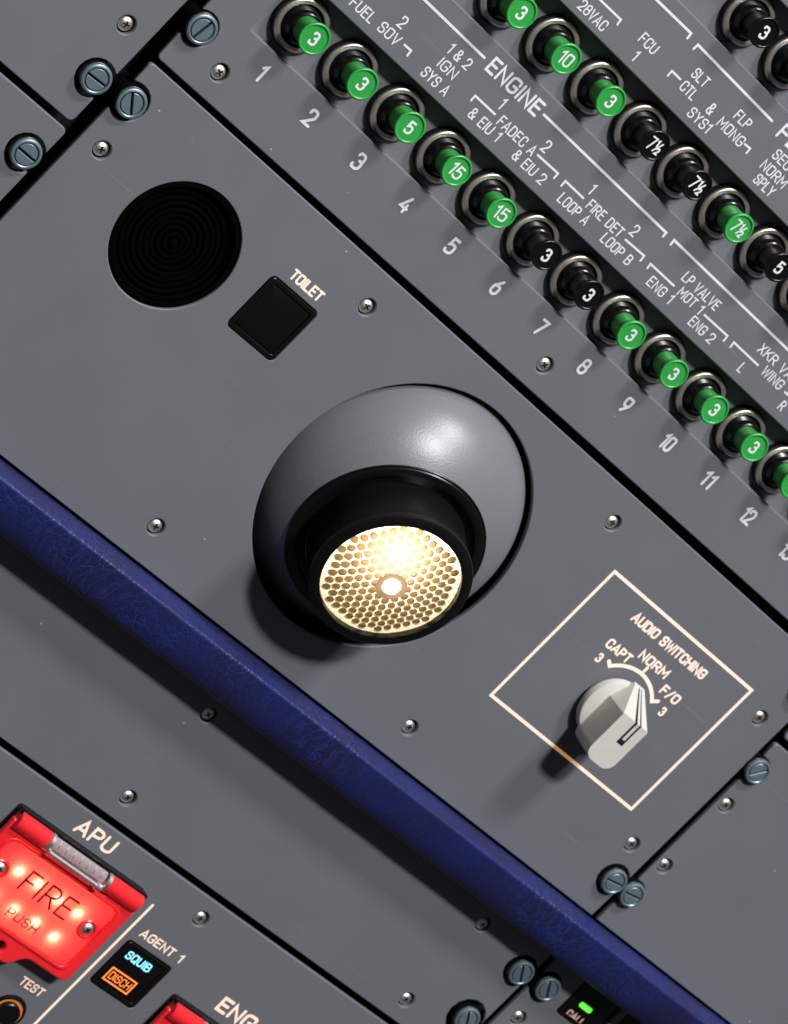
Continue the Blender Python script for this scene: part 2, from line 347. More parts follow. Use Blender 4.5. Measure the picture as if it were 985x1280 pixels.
g('h', .62, [(.0, .92), (.12, 1), (.12, .52)], [(.06, .08), (.50, .94)], [(.36, .38), (.36, .50, .1), (.60, .50, .1), (.60, .30, .08), (.36, 0), (.62, 0)])
g(' ', .22)
def ribbon(V, F, pts, hw, z, seg=5):
    P = [pts[0]]
    for p in pts[1:]:
        if math.hypot(p[0] - P[-1][0], p[1] - P[-1][1]) > 1e-4: P.append(p)
    closed = len(P) > 3 and math.hypot(P[0][0] - P[-1][0], P[0][1] - P[-1][1]) < 1e-3
    if closed: P = P[:-1]
    n = len(P); L, Rr = [], []
    for i in range(n):
        p = Vector(P[i])
        a = p - Vector(P[i - 1]) if (i > 0 or closed) else None
        b = Vector(P[(i + 1) % n]) - p if (i < n - 1 or closed) else None
        a = a or b; b = b or a
        na = Vector((-a.y, a.x)).normalized(); nb = Vector((-b.y, b.x)).normalized(); mm = na + nb
        if mm.length < 1e-3: mm = na
        mm.normalize(); k = min(1 / max(.33, mm.dot(na)), 2.2) * hw
        L.append(p + mm * k); Rr.append(p - mm * k)
    k0 = len(V)
    for i_, (a, b) in enumerate(zip(L, Rr)): zz = z + .03 * i_ / n; V.append((a.x, a.y, zz)); V.append((b.x, b.y, zz))
    rng = n if closed else n - 1
    for i in range(rng):
        j = (i + 1) % n; F.append((k0 + 2 * i, k0 + 2 * i + 1, k0 + 2 * j + 1, k0 + 2 * j))
    if not closed:
        for (c, q, l_, r_, flip) in ((P[0], P[1], k0, k0 + 1, 1), (P[-1], P[-2], k0 + 2 * n - 2, k0 + 2 * n - 1, 0)):
            d = (Vector(c) - Vector(q)); a0 = math.atan2(d.y, d.x); kk = len(V)
            for s in range(1, seg):
                a = a0 - PI / 2 + PI * s / seg; V.append((c[0] + hw * math.cos(a), c[1] + hw * math.sin(a), z + (0 if flip else .03 * (n - 1) / n)))
            arc = list(range(kk, len(V)))
            F.append(tuple([r_] + arc + [l_]) if not flip else tuple([l_] + arc + [r_]))
def stroke_pts(st):
    out = []
    for i, p in enumerate(st):
        P = Vector(p[:2])
        if len(p) < 3 or i in (0, len(st) - 1): out.append(tuple(P)); continue
        out += corner(P, Vector(st[i - 1][:2]) - P, Vector(st[i + 1][:2]) - P, p[2], 6)
    return out
def text_width(s, gap=.24): return sum(G[c][0] for c in s) + gap * (len(s) - 1)
def text_mesh(s, h, width=None, sw=.125, mat_=None, align='C', z=0.05, gap=.24):
    """stroke text, centred on the origin, reading along +x; h = height between stroke outsides"""
    hw = sw * h / 2; H = h - 2 * hw; w0 = text_width(s, gap) * H
    kx = (width - 2 * hw) / w0 if width else 1.0
    if s and w0 == 0: kx = 1
    W = w0 * kx; x = {'C': -W / 2, 'L': hw}[align]; V, F = [], []
    for ci, c in enumerate(s):
        gw, sts = G[c]
        for k, st in enumerate(sts):
            pts = [(x + px * H * kx, (py - .5) * H) for px, py in stroke_pts(st)]
            ribbon(V, F, pts, hw, z + 0.04 * k)
        x += (gw + gap) * H * kx
    me = mesh('lettering', V, F, mat_ or M_PRINT)
    for p in me.polygons: pass
    bm = bmesh.new(); bm.from_mesh(me)
    for fc in bm.faces:
        fc.normal_update()
        if fc.normal.z < 0: fc.normal_flip()
    bm.to_mesh(me); bm.free(); return me
def label(parent, s, p0, p1, h, sw=.125, m_=None, z=0.05, zp=0.0):
    """p0, p1: left-middle and right-middle of the printed text on the panel"""
    cx, cy = (p0[0] + p1[0]) / 2, (p0[1] + p1[1]) / 2; W = abs(p1[0] - p0[0])
    me = text_mesh(s, h, W if len(s) > 1 else None, sw, m_, z=z)
    pl = parent.matrix_basis.translation / S
    return link('lettering', me, parent, (cx - pl.x, cy - pl.y, zp))
def rule(parent, pts, wd=0.62, m_=None, name='printed_line'):
    V, F = [], []; ribbon(V, F, pts, wd / 2, 0.05)
    me = mesh(name, V, F, m_ or M_PRINT); bm = bmesh.new(); bm.from_mesh(me)
    for fc in bm.faces:
        fc.normal_update()
        if fc.normal.z < 0: fc.normal_flip()
    bm.to_mesh(me); bm.free()
    return link(name, me, parent)

# ------------------------------------------------------------------ the frame behind the panels
v, f = prism(rect(-260, 520, -430, 260), -14, -9, .2)
o = link('equipment_frame', mesh('equipment_frame', v, f, M_GAP)); o['kind'] = 'structure'

# ------------------------------------------------------------------ panels
TH = 1.7
def bite(u, sgn, cu, cv, r, up=True, fil=0.9):
    """semicircular bite into a vertical edge at u (material on side sgn) round a fastener at cu, cv; points going up in v"""
    d = abs(u - cu); L = math.sqrt(max(r * r - d * d, .1)); a = math.asin(min(1, L / r))
    pts = []
    into = sgn
    # arc through the material side
    a0 = math.atan2(-L, u - cu); a1 = math.atan2(L, u - cu)
    if into > 0:
        ts = [a0 + (a1 - a0) * k / 14 for k in range(15)]
        if a0 > a1: ts = [a0 + (a1 + 2 * PI - a0) * k / 14 for k in range(15)]
    else:
        if a0 < 0: a0 += 2 * PI
        ts = [a0 + (a1 - a0) * k / 14 for k in range(15)]
    arc = [(cu + r * math.cos(t), cv + r * math.sin(t)) for t in ts]
    pre = [(u, cv - L - fil), (u + into * 0.12, cv - L - fil * .35)]
    post = [(u + into * 0.12, cv + L + fil * .35), (u, cv + L + fil)]
    pts = pre + arc[1:-1] + post
    return pts if up else pts[::-1]
SCREWS = {}
def build_panel(key, nm, lab, outline, holes):
    t = thing(nm, lab, 'panel')
    link('face_plate', plate('face_plate', outline, holes, 0, TH, 0.35, M_PANEL), t)
    return t

# machine screws: sunk a little below the paint, crossed recess
def screw_mesh():
    b = MB(); n = 32
    b.add(*lathe([(2.05, -2.4), (2.05, -1.35), (1.98, -1.08), (1.82, -.82), (1.6, -.60), (1.35, -.44), (1.12, -.34), (.95, -.28)], n), mi=0)
    # crown with a cross recess: ring of points between the cross outline and the circle
    cross = []
    wv, L = .24, .92
    for q in range(4):
        a = q * PI / 2; ca, sa = math.cos(a), math.sin(a)
        for x, y in ((wv, wv), (L, wv), (L, -wv)):
            cross.append((x, y, a))
    pts = []
    for q in range(4):
        a = q * PI / 2; R0 = Matrix.Rotation(a, 2)
        for x, y in ((L, -wv), (L, wv), (wv, wv)): pts.append(tuple(R0 @ Vector((x, y))))
    bm = bmesh.new(); me = mesh('screw', b.v, b.f, [M_CHROME, M_CHROMEDK], fm=b.m); bm.from_mesh(me)
    ring = [v for v in bm.verts if abs(v.co.z - (-.28) * S) < 1e-7]
    ring.sort(key=lambda q: math.atan2(q.co.y, q.co.x))
    inner = [bm.verts.new((x * S, y * S, -.26 * S)) for x, y in pts]; low = [bm.verts.new((x * S * .72, y * S * .72, -1.0 * S)) for x, y in pts]
    ctr = bm.verts.new((0, 0, -1.25 * S)); N = len(inner)
    ang = lambda q: math.atan2(q.co.y, q.co.x) % (2 * PI)
    ring.sort(key=ang); order = sorted(range(N), key=lambda i: ang(inner[i])); inn = [inner[i] for i in order]; lw = [low[i] for i in order]
    # stitch
    i = j = 0
    while i < len(ring) or j < N:
        ai = ang(ring[(i + 1) % len(ring)]) + (2 * PI if i + 1 >= len(ring) else 0); aj = ang(inn[(j + 1) % N]) + (2 * PI if j + 1 >= N else 0)
        if (ai <= aj and i < len(ring)) or j >= N:
            try: bm.faces.new((ring[i % len(ring)], ring[(i + 1) % len(ring)], inn[j % N]))
            except ValueError: pass
            i += 1
        else:
            try: bm.faces.new((ring[i % len(ring)], inn[(j + 1) % N], inn[j % N]))
            except ValueError: pass
            j += 1
    for k in range(N):
        k2 = (k + 1) % N
        fc = bm.faces.new((inn[k], inn[k2], lw[k2], lw[k])); fc.material_index = 1
        fc = bm.faces.new((lw[k], lw[k2], ctr)); fc.material_index = 1
    bm.normal_update(); bm.to_mesh(me); bm.free(); return sharpen(me, 32)
ME_SCREW = screw_mesh()
def sleeve_mesh():   # painted countersink the screw sits in
    v, f = lathe([(2.45, -.1), (2.40, -.7), (2.1, -2.0), (0.3, -2.1)], 32); return mesh('screw_sleeve', v, f, M_GAP, smooth=True)
def add_screws(t, pts, z=0.0):
    for (u, v_) in pts:
        link('screw', ME_SCREW, t, (u, v_, z), rot=(random.uniform(-.05, .05), random.uniform(-.05, .05), random.uniform(0, PI)))
def fastener(t, u, v_, dirpx):
    """slotted quarter-turn fastener; dirpx = slot direction in the photograph"""
    sl = math.atan2(*reversed(slot_dir(u, v_, dirpx)))
    b = MB()
    b.add(*lathe([(4.3, -6), (4.3, .2), (4.1, .75), (3.95, .85)], 48), 2)
    b.add(*lathe([(3.97, .75), (4.0, 1.35), (3.85, 1.75), (3.5, 1.95), (3.25, 1.95), (3.05, 1.8), (2.95, 1.2)], 48), 0)
    b.add(*lathe([(2.95, 1.2), (2.75, 1.2)], 48), 1)
    hs = .34; r = 2.75
    for s in (1, -1):
        a0 = math.asin(hs / r); n = 20
        arc = [(r * math.cos(a0 + (PI - 2 * a0) * k / n), r * math.sin(a0 + (PI - 2 * a0) * k / n)) for k in range(n + 1)]
        vv, ff = prism(arc, 0.6, 1.85, .10, 1); T = Matrix.Rotation(sl + (0 if s > 0 else PI), 4, 'Z'); b.add(vv, ff, 0, T)
    b.add(*lathe([(2.8, .75), (.01, .75)], 32), 1)
    o = link('slotted_fastener', b.done('slotted_fastener', [M_FAST, M_FASTDARK, M_BLACK], 30), t, (u, v_, 0))
    return o
def slot_dir(u, v_, d):
    def pj(p):
        q = Vector(p) - C; z = q.dot(RZ); return 492.5 + FPX * q.dot(RX) / z, 640 + FPX * q.dot(RY) / z
    a = pj((u, v_, 0)); p = un(a[0] + d[0] * 3, a[1] + d[1] * 3); q = un(a[0], a[1]); return (p[0] - q[0], p[1] - q[1])

SR = 2.42
def sholes(pts): return [circle_pts(u, v_, SR, 28) for u, v_ in pts]
def outline_from(pts): return pts

FB = 5.1
# --- main panel (speaker, call button, dome light, audio selector)
scr_main = [(-15.9, -55.0), (68.4, -41.1), (170.7, -41.1), (69.1, -119.7), (170.9, -119.8), (254.9, -55.2), (255.0, -106.5)]
HOLE = (119.2, -78.1); HR = 38.9
out = [(-22.5, -129.9), (263.3, -129.9)] + bite(263.3, -1, 259.0, -117.8, FB) + bite(263.3, -1, 259.4, -41.4, FB) \
    + rounded([(250, -30.9), (263.3, -30.9, 1.5), (263.3, -34)])[1:-1] + rounded([(-20, -30.9), (-22.5, -30.9, 1.2), (-22.5, -34)])[1:-1] + bite(-22.5, 1, -19.5, -41.5, FB, up=False)
P_main = build_panel('main', 'instrument_panel', 'grey panel carrying the round dome light and the audio knob, above the blue bar', out,
    sholes(scr_main) + [circle_pts(16.65, -61.1, 17.1, 96), circle_pts(*HOLE, HR, 128), rect(42.2, 59.6, -67.8, -50.4, 1.6)])
add_screws(P_main, scr_main)
fastener(P_main, -19.5, -41.5, (-.08, 1)); fastener(P_main, 259.0, -117.8, (.9, .42)); fastener(P_main, 259.4, -41.4, (1, -.4))

# --- circuit breaker panel with three sunken channels
ROWV = (0.0, 39.0, 78.0); ROWU = ((-9.6, 0.0), (-9.6, 0.0), (-9.6, 0.0))
scr_cb = [(-7.4, -21.9), (119.3, -21.8), (245.5, -21.8)]
out = [(-22.5, -29.25), (420, -29.25), (420, 200), (-22.5, 200)] + bite(-22.5, 1, -19.3, -17.1, FB, up=False)
out = rounded([(-22.5, -29.25, 1.3)] + [(420, -29.25), (420, 200), (-22.5, 200)])
out = out + bite(-22.5, 1, -19.3, -17.1, FB - .4, up=False)
P_cb = build_panel('cb', 'instrument_panel', 'grey upper panel printed with breaker names, with breakers in its sunken channels', out,
    sholes(scr_cb) + [rect(-9.6, 400, r - 9.15, r + 8.9, .8) for r in ROWV])
add_screws(P_cb, scr_cb)
fastener(P_cb, -19.5, -16.9, (.78, -.62))
for r in ROWV:
    v, f = prism(rect(-12, 402, r - 11, r + 11), -7.2, -5.7, .1)
    link('channel_floor', mesh('channel_floor', v, f, M_PANEL), P_cb)
    for (a, b_, c, d) in ((-12, 402, r - 10.2, r - 9.2), (-12, 402, r + 8.95, r + 9.95), (-10.6, -9.65, r - 9.2, r + 8.95)):
        v, f = prism(rect(a, b_, c, d), -5.72, -1.75, .05, 1); link('channel_wall', mesh('channel_wall', v, f, M_PANEL), P_cb)

# --- neighbours on the left
out = [(-240, -54.8)] + rounded([(-240, -54.8), (-26.8, -54.8, 1.6), (-26.8, -50)])[1:-1] + bite(-26.8, -1, -30.4, -42.9, FB) + [(-26.8, 200), (-240, 200)]
scr = [(-34.0, -28.3)]
P_ul = build_panel('ul', 'instrument_panel', 'plain grey panel with one screw in the upper left corner above the slot', out, sholes(scr)); add_screws(P_ul, scr)
fastener(P_ul, -30.6, -42.7, (.8, .62))
out = [(-240, -129.9), (-26.0, -129.9)] + bite(-26.0, -1, -30.2, -67.6, FB) + rounded([(-26.0, -60), (-26.0, -56.8, 1.4), (-30, -56.8)])[1:-1] + [(-240, -56.8)]
P_l2 = build_panel('l2', 'instrument_panel', 'plain grey panel at the left edge, left of the speaker across the black slot', out, [])
fastener(P_l2, -30.4, -67.4, (.8, .68))
# --- neighbours on the right
scr = [(269.1, -80.5), (269.2, -105.4)]
out = [(265.7, -129.9), (470, -129.9), (470, -57.4)] + rounded([(270, -57.4), (265.7, -57.4, 1.4), (265.7, -60)])[1:-1] + bite(265.7, 1, 267.3, -67.1, FB - .7, up=False) + bite(265.7, 1, 267.3, -117.7, FB - .7, up=False)
P_r = build_panel('r', 'instrument_panel', 'plain grey panel with two screws right of the audio knob panel, above the blue bar', out, sholes(scr)); add_screws(P_r, scr)
fastener(P_r, 267.2, -67.0, (.95, -.22)); fastener(P_r, 267.2, -117.6, (.9, .42))
out = rounded([(265.7, -55.0, 1.4), (470, -55.0), (470, -31), (265.7, -31, 1.2)])
P_ru = build_panel('ru', 'instrument_panel', 'corner of a grey panel at the right edge beside the last fastener', out, [])
# --- below the bar
scr = [(121.4, -150.8), (121.7, -182.3), (237.5, -182.3), (237.7, -151.3)]
out = rounded([(-200, -189.3), (263.3, -189.3, 1), (263.3, -178)])[:-1] + bite(263.3, -1, 257.2, -176.1, FB + 1.0) + bite(263.3, -1, 259.2, -155.5, FB + .2) + [(263.3, -131.0), (-200, -131.0)]
P_strip = build_panel('strip', 'instrument_panel', 'long plain grey strip panel between the blue bar and the fire panel', out, sholes(scr)); add_screws(P_strip, scr)
fastener(P_strip, 259.0, -155.5, (.22, -1)); fastener(P_strip, 257.1, -176.0, (.2, -1))
scr = [(271.4, -167.1)]
BTN2 = (279.4, 296.6, -158.8, -141.6)
out = [(265.7, -131.0)] + bite(265.7, 1, 270.0, -154.8, FB, up=False) + rounded([(265.7, -160), (265.7, -300, 1), (300, -300)])[1:-1] + [(470, -300), (470, -131.0)]
P_rl = build_panel('rl', 'instrument_panel', 'grey panel below the blue bar at the right, with the lit CALL button', out, sholes(scr) + [rect(279.3, 296.7, -158.9, -141.5, 1.2), rect(299.5, 316.5, -158.9, -141.5, 1.2)]); add_screws(P_rl, scr)
fastener(P_rl, 270.2, -154.6, (.25, -1))
TB = un(8.5, 1264.5)
scr = [(166.6, -197.9)]
out = rounded([(-200, -191.5), (-200, -400), (263.3, -400), (263.3, -191.5, 1)])
P_fire = build_panel('fire', 'instrument_panel', 'grey panel in the lower left carrying the red fire push button and agent button', out, sholes(scr) + [rect(154.4, 171.7, -230.5, -214.2, 1.2), circle_pts(*TB, 5.3, 40)]); add_screws(P_fire, scr)

# ------------------------------------------------------------------ lettering on the breaker panel
W = 0.6
a = Z(400, 0, 4.925); b5 = Z(560, 60, 4.925); c7 = Z(690, 230, 4.925); d9 = Z(785, 360, 4.925); e5 = Z(600, 0, 4.925); f6 = Z(785, 0, 4.925); g7 = Z(785, 180, 4.925)
def T(s, p0, p1, h=3.05, sw=.135, par=None): label(par or P_cb, s, p0, p1, h, sw)
def T1(s, p, h=3.1, sw=.135): label(P_cb, s, (p[0] - .1, p[1]), (p[0] + .1, p[1]), h, sw)
T('FUEL', a(200, -2), a(330, 122)); T('SOV', a(368, 155), a(488, 258)); rule(P_cb, [a(520, 275), a(560, 311), a(537, 342)], W); T1('2', a(510, 137), 3.4)
T('1 & 2', a(795, 290), a(925, 405), 3.1); T('IGN', a(737, 378), a(838, 465)); T('SYS A', a(636, 430), a(788, 568))
rule(P_cb, [un(470, -59), b5(224, 60)], .7)
T('ENGINE', b5(257, 92), b5(572, 386), 4.5, .17); rule(P_cb, [b5(590, 410), c7(703, 300), c7(683, 322)], .7)
T1('1', b5(335, 342), 3.4); rule(P_cb, [b5(142, 322), b5(167, 293), b5(288, 407)], W)
T('FADEC A', b5(318, 437), b5(533, 643)); T('& EIU 1', b5(132, 395), b5(322, 548)); T1('2', b5(606, 606), 3.5)
rule(P_cb, [b5(552, 658), b5(677, 772), b5(652, 800)], W); T('& EIU 2', b5(405, 650), b5(597, 815))
rule(P_cb, [b5(697, 848), b5(722, 818), b5(833, 924)], W); T1('1', b5(888, 868), 3.3)
T('FIRE DET', c7(220, 122), c7(435, 302)); T('LOOP A', c7(48, 75), c7(222, 232)); T1('2', c7(510, 287), 3.4)
T('LOOP B', c7(312, 322), c7(487, 478)); rule(P_cb, [c7(452, 342), c7(567, 442), c7(543, 472)], W)
rule(P_cb, [c7(587, 518), c7(606, 491), c7(750, 626)], W); rule(P_cb, [c7(730, 372), c7(751, 345), un(1100, 548)], .7)
T('ENG 1', c7(597, 588), c7(738, 715)); T('LP VALVE', c7(815, 560), un(898, 384)); T('MOT 1', c7(785, 655), d9(455, 140))
T('ENG 2', d9(383, 195), d9(528, 318)); rule(P_cb, [d9(470, 165), d9(612, 295), d9(588, 325)], W); rule(P_cb, [d9(630, 363), d9(651, 334), d9(800, 475)], W)
T1('L', d9(700, 490)); T('XKR VALVE', d9(812, 362), d9(1110, 640)); T('WING', d9(835, 498), d9(948, 608)); rule(P_cb, [d9(966, 640), d9(1080, 745)], W); T1('R', d9(950, 725))
T('28VAC', e5(612, 25), e5(780, 163)); rule(P_cb, [e5(600, -135), e5(867, 121), e5(845, 150)], W); T('FCU', f6(78, 225), f6(178, 310)); T1('1', f6(47, 343), 3.2)
rule(P_cb, [f6(0, -172), f6(388, 205), f6(365, 235)], .7); rule(P_cb, [f6(245, 465), f6(270, 436), f6(322, 488)], W)
T('CTL', f6(338, 512), f6(412, 600)); T('SLT', f6(405, 440), f6(490, 515)); T('SYS1', f6(378, 682), f6(505, 795)); T1('&', f6(512, 670), 3.3)
T('MONG', f6(563, 740), f6(707, 883)); rule(P_cb, [f6(719, 887), f6(752, 914), f6(728, 942)], W); T('FLP', f6(664, 700), f6(752, 772))
rule(P_cb, [f6(404, 300), f6(430, 275), f6(886, 744)], .7); T('FLT CTL', f6(935, 800), f6(1330, 1180), 4.5, .17)
T('SEC', g7(903, 52), g7(998, 142)); T('NORM', g7(828, 118), g7(970, 250)); T('SPLY', g7(783, 207), g7(897, 300))
for k in range(14):
    s = str(k + 1); label(P_cb, s, (18.22 * k + .8 - 1, -15.1), (18.22 * k + .8 + (1 if len(s) == 1 else 1.9), -15.1), 4.9, .16) if len(s) == 1 else label(P_cb, s, (18.22 * k + .8 - 2.2, -15.1), (18.22 * k + .8 + 2.1, -15.1), 4.9, .16)

# ------------------------------------------------------------------ lettering on the other panels
k4 = Z(680, 780, 4.477)
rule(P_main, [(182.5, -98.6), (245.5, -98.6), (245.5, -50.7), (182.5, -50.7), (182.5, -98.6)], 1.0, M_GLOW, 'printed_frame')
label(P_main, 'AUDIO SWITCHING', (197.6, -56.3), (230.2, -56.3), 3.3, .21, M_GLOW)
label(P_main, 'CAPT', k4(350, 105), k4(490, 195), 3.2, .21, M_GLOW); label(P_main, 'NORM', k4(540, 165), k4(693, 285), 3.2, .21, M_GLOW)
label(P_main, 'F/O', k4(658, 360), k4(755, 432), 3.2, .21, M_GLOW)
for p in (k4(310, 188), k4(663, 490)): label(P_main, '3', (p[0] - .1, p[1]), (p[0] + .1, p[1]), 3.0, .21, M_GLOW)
KN = (213.7, -80.6)
arc = [(KN[0] + 13.3 * math.cos(t), KN[1] + 13.3 * math.sin(t)) for t in [math.radians(136 - 92 * k / 20) for k in range(21)]]
rule(P_main, [k4(363, 207)] + arc + [k4(638, 432)], 1.15, M_GLOW, 'printed_scale'); rule(P_main, [(213.8, -66.4), (213.8, -65.0)], 1.0, M_GLOW, 'printed_scale').location.z = .05 * S
tl = Z(100, 200, 2.592)
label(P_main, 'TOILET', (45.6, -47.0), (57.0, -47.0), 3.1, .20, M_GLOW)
cc = Z(90, 1080, 4.925); aa = Z(0, 980, 4.925)
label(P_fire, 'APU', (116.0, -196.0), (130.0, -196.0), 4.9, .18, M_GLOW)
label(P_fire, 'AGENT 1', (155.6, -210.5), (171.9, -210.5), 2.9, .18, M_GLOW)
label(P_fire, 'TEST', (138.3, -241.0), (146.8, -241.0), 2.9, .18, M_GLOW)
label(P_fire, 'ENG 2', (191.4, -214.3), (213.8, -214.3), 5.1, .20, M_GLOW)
rule(P_fire, [(151.9, -202.6), (151.9, -330)], .85, M_GLOW)

# ------------------------------------------------------------------ circuit breakers
def breaker_parts():
    P = {}
    b = MB(); n = 96
    b.add(*lathe([(7.4, -2.6), (7.4, -1.2)], n * 2, wob=lambda k, r, z: .22 if k % 2 else -.05), 0)
    b.add(*lathe([(7.4, -1.2), (7.2, -.8), (6.85, -.3)], n * 2, wob=lambda k, r, z: (.2 if k % 2 else -.05) * (1 if r > 7 else 0)), 0)
    P['knurled_nut'] = b.done('knurled_nut', [M_NUT])
    v, f = lathe([(7.12, -1.0), (7.12, -.38), (6.95, -.12), (6.72, .04), (6.4, .10), (5.75, .02), (5.55, -.25), (5.42, -2.4)], 168, wob=lambda k, r, z: (.17 if k % 2 else -.15) if r > 6.9 else 0); P['nickel_ring'] = sharpen(mesh('nickel_ring', v, f, M_NICKEL), 40)
    prof = [(5.42, -2.4), (5.3, -1.1)]
    for k in range(4): prof += [(5.12 - k * .10, -.9 + k * .42), (4.84 - k * .10, -.7 + k * .42)]
    prof += [(4.7, .9), (4.55, 1.4), (4.3, 1.7), (4.15, 2.2), (3.85, 2.45), (3.3, 2.45)]
    v, f = lathe(prof, 64); P['bushing'] = sharpen(mesh('bushing', v, f, M_BLACK), 30)
    return P
BP = breaker_parts()
def button_mesh(mm, top):
    prof = [(3.4, 1.0), (3.4, top - 2.6), (3.55, top - 1.9), (4.0, top - 1.25), (4.18, top - .8), (4.18, top - .30), (4.04, top - .06), (3.80, top), (3.55, top - .10), (3.42, top - .36), (.02, top - .36)]
    v, f = lathe(prof, 64); me = sharpen(mesh('push_button', v, f, mm), 50); return me
BT = {'green': button_mesh(M_GREEN, 9.2), 'black': button_mesh(M_BLACK, 9.4)}
NUMS = {'3': text_mesh('3', 3.7, None, .165, z=0), '5': text_mesh('5', 3.7, None, .165, z=0), '10': text_mesh('10', 3.8, 4.1, .14, z=0), '15': text_mesh('15', 3.8, 4.1, .14, z=0), '7h': text_mesh('7h', 3.8, 4.5, .12, z=0)}
ORD = ['first', 'second', 'third', 'fourth', 'fifth', 'sixth', 'seventh', 'eighth', 'ninth', 'tenth', 'eleventh', 'twelfth', 'thirteenth']
BZ = -3.3
def breaker(u, v_, colr, num, lab, grp):
    k_ = (C.z - BZ) / C.z; u = C.x + (u - C.x) * k_; v_ = C.y + (v_ - C.y) * k_
    t = thing('circuit_breaker', lab, 'circuit breaker', (u, v_, BZ), (0, 0, 0), grp)
    link('knurled_nut', BP['knurled_nut'], t); link('nickel_ring', BP['nickel_ring'], t); link('bushing', BP['bushing'], t, rot=(0, 0, random.uniform(0, 6)))
    tz = random.uniform(-.3, .3)
    pb = link('push_button', BT[colr], t, (random.uniform(-.06, .06), random.uniform(-.06, .06), tz), rot=(random.uniform(-.03, .03), random.uniform(-.03, .03), random.uniform(-.10, .14)))
    top = 9.2 if colr == 'green' else 9.4
    link('lettering', NUMS[num], pb, (0, 0, top - .32))
    return t
say = {'3': '3', '5': '5', '10': '10', '15': '15', '7h': '7 1/2'}
NW = ['one', 'two', 'three', 'four', 'five', 'six', 'seven', 'eight', 'nine', 'ten', 'eleven', 'twelve']
rowA = ['g3', 'g3', 'g5', 'g15', 'g15', 'b3', 'b3', 'g3', 'g3', 'g3', 'g3', 'g3']
for i, s in enumerate(rowA):
    cn = 'green' if s[0] == 'g' else 'black'
    breaker(18.0 * i, 0, cn, s[1:], '%s breaker button marked %s, just above the printed number %s' % (cn, {'3': 'three', '5': 'five', '15': 'fifteen'}[s[1:]], NW[i]), 'circuit breakers in the numbered lower row')
breaker(18.0 * 12, 0, 'green', '3', 'green breaker button cut by the right edge above the printed number 13', 'circuit breakers in the numbered lower row')
rowB = {2: 'g3', 3: 'g10', 4: 'g3', 5: 'b7h', 6: 'b7h', 7: 'g7h', 8: 'b5', 9: 'b5'}
labB = {2: 'green breaker button marked 3 cut by the top edge of the photo, middle row', 3: 'green breaker button marked 10, the only one so marked, above the word ENGINE',
        4: 'green breaker button marked 3, between the one marked 10 and a black one', 5: 'black breaker button marked 7 1/2, right beside a green button marked 3',
        6: 'black breaker button marked 7 1/2, right beside the green button marked 7 1/2', 7: 'green breaker button marked 7 1/2, the only green one so marked',
        8: 'black breaker button marked 5 near the right edge, above the word VALVE', 9: 'black breaker at the right edge just below the black button marked 5'}
for i, s in rowB.items():
    cn = 'green' if s[0] == 'g' else 'black'; breaker(18.0 * i, 39, cn, s[1:], labB[i], 'circuit breakers in the middle row')
breaker(90, 78, 'black', '3', 'black breaker button marked 3 in the top right corner, upper row', 'circuit breakers in the upper row')
breaker(108, 78, 'black', '3', 'black breaker cut by the right edge in the top right corner, upper row', 'circuit breakers in the upper row')

# ------------------------------------------------------------------ speaker
t = thing('speaker', 'round black speaker grille set flush into the grey panel beside the toilet call button', 'speaker', (16.65, -61.1, 0))
v, f = lathe([(17.3, -.5), (17.25, -5), (.02, -5)], 96); link('speaker_cup', sharpen(mesh('speaker_cup', v, f, M_GAP), 40), t)
prof = [(17.0, -4.8), (17.0, -.75), (16.6, -.45), (15.7, -.45), (15.5, -.8)]
v, f = lathe(prof, 96); link('rim', sharpen(mesh('rim', v, f, M_SPK), 40), t)
for k in range(9):
    r = 2.3 + k * 1.6; zz = -2.2 + .3 * math.cos(k * 1.55)
    v, f = lathe([(r - .62, -4), (r - .62, zz - .1), (r - .45, zz), (r + .45, zz), (r + .62, zz - .1), (r + .62, -4)], 80)
    link('grille_ring', sharpen(mesh('grille_ring', v, f, M_SPK), 40), t)
b = MB()
for q in range(6):
    vv, ff = prism(rect(1.2, 16.2, -.35, .35), -4.6, -2.9, .1, 1); b.add(vv, ff, 0, Matrix.Rotation(q * PI / 3 + .35, 4, 'Z'))
b.add(*lathe([(1.3, -4), (1.3, -1.5), (.9, -1.2), (.02, -1.2)], 32), 0)
link('spokes', b.done('spokes', [M_SPK]), t)

# ------------------------------------------------------------------ push buttons with square faces
def square_button(lab, cu, cv, sx, sy, nm='push_button_unit', inner=1.5, raise_=0.35):
    t = thing(nm, lab, 'button', (cu, cv, 0))
    v, f = prism(rect(-sx / 2 + .1, sx / 2 - .1, -sy / 2 + .1, sy / 2 - .1, 1.2), -6, raise_ - 1.1, .3); link('housing', sharpen(mesh('housing', v, f, M_BLACK)), t)
    # bezel frame
    o_ = rect(-sx / 2 + .12, sx / 2 - .12, -sy / 2 + .12, sy / 2 - .12, 1.3, 8); i_ = rect(-sx / 2 + inner, sx / 2 - inner, -sy / 2 + inner, sy / 2 - inner, .6, 8)
    link('bezel', plate('bezel', o_, [i_], raise_, 1.6, .28, M_BLACK), t)
    v, f = prism(rect(-sx / 2 + inner + .12, sx / 2 - inner - .12, -sy / 2 + inner + .12, sy / 2 - inner - .12, .5), -2, raise_ - .15, .3)
    link('key_cap', sharpen(mesh('key_cap', v, f, M_BLACK)), t)
    return t
square_button('unlit black square button below the word TOILET', 50.9, -59.1, 17.2, 17.2, 'call_button')
t = square_button('black square button lit with blue SQUIB and orange DISCH legends', 163.05, -222.35, 17.1, 16.1, 'agent_button')
def face_text(t, s, cu, cv, w_, h, m_, sw=.16, z=.24): 
    return link('lettering', text_mesh(s, h, w_, sw, m_, z=0), t, (cu, cv, z))
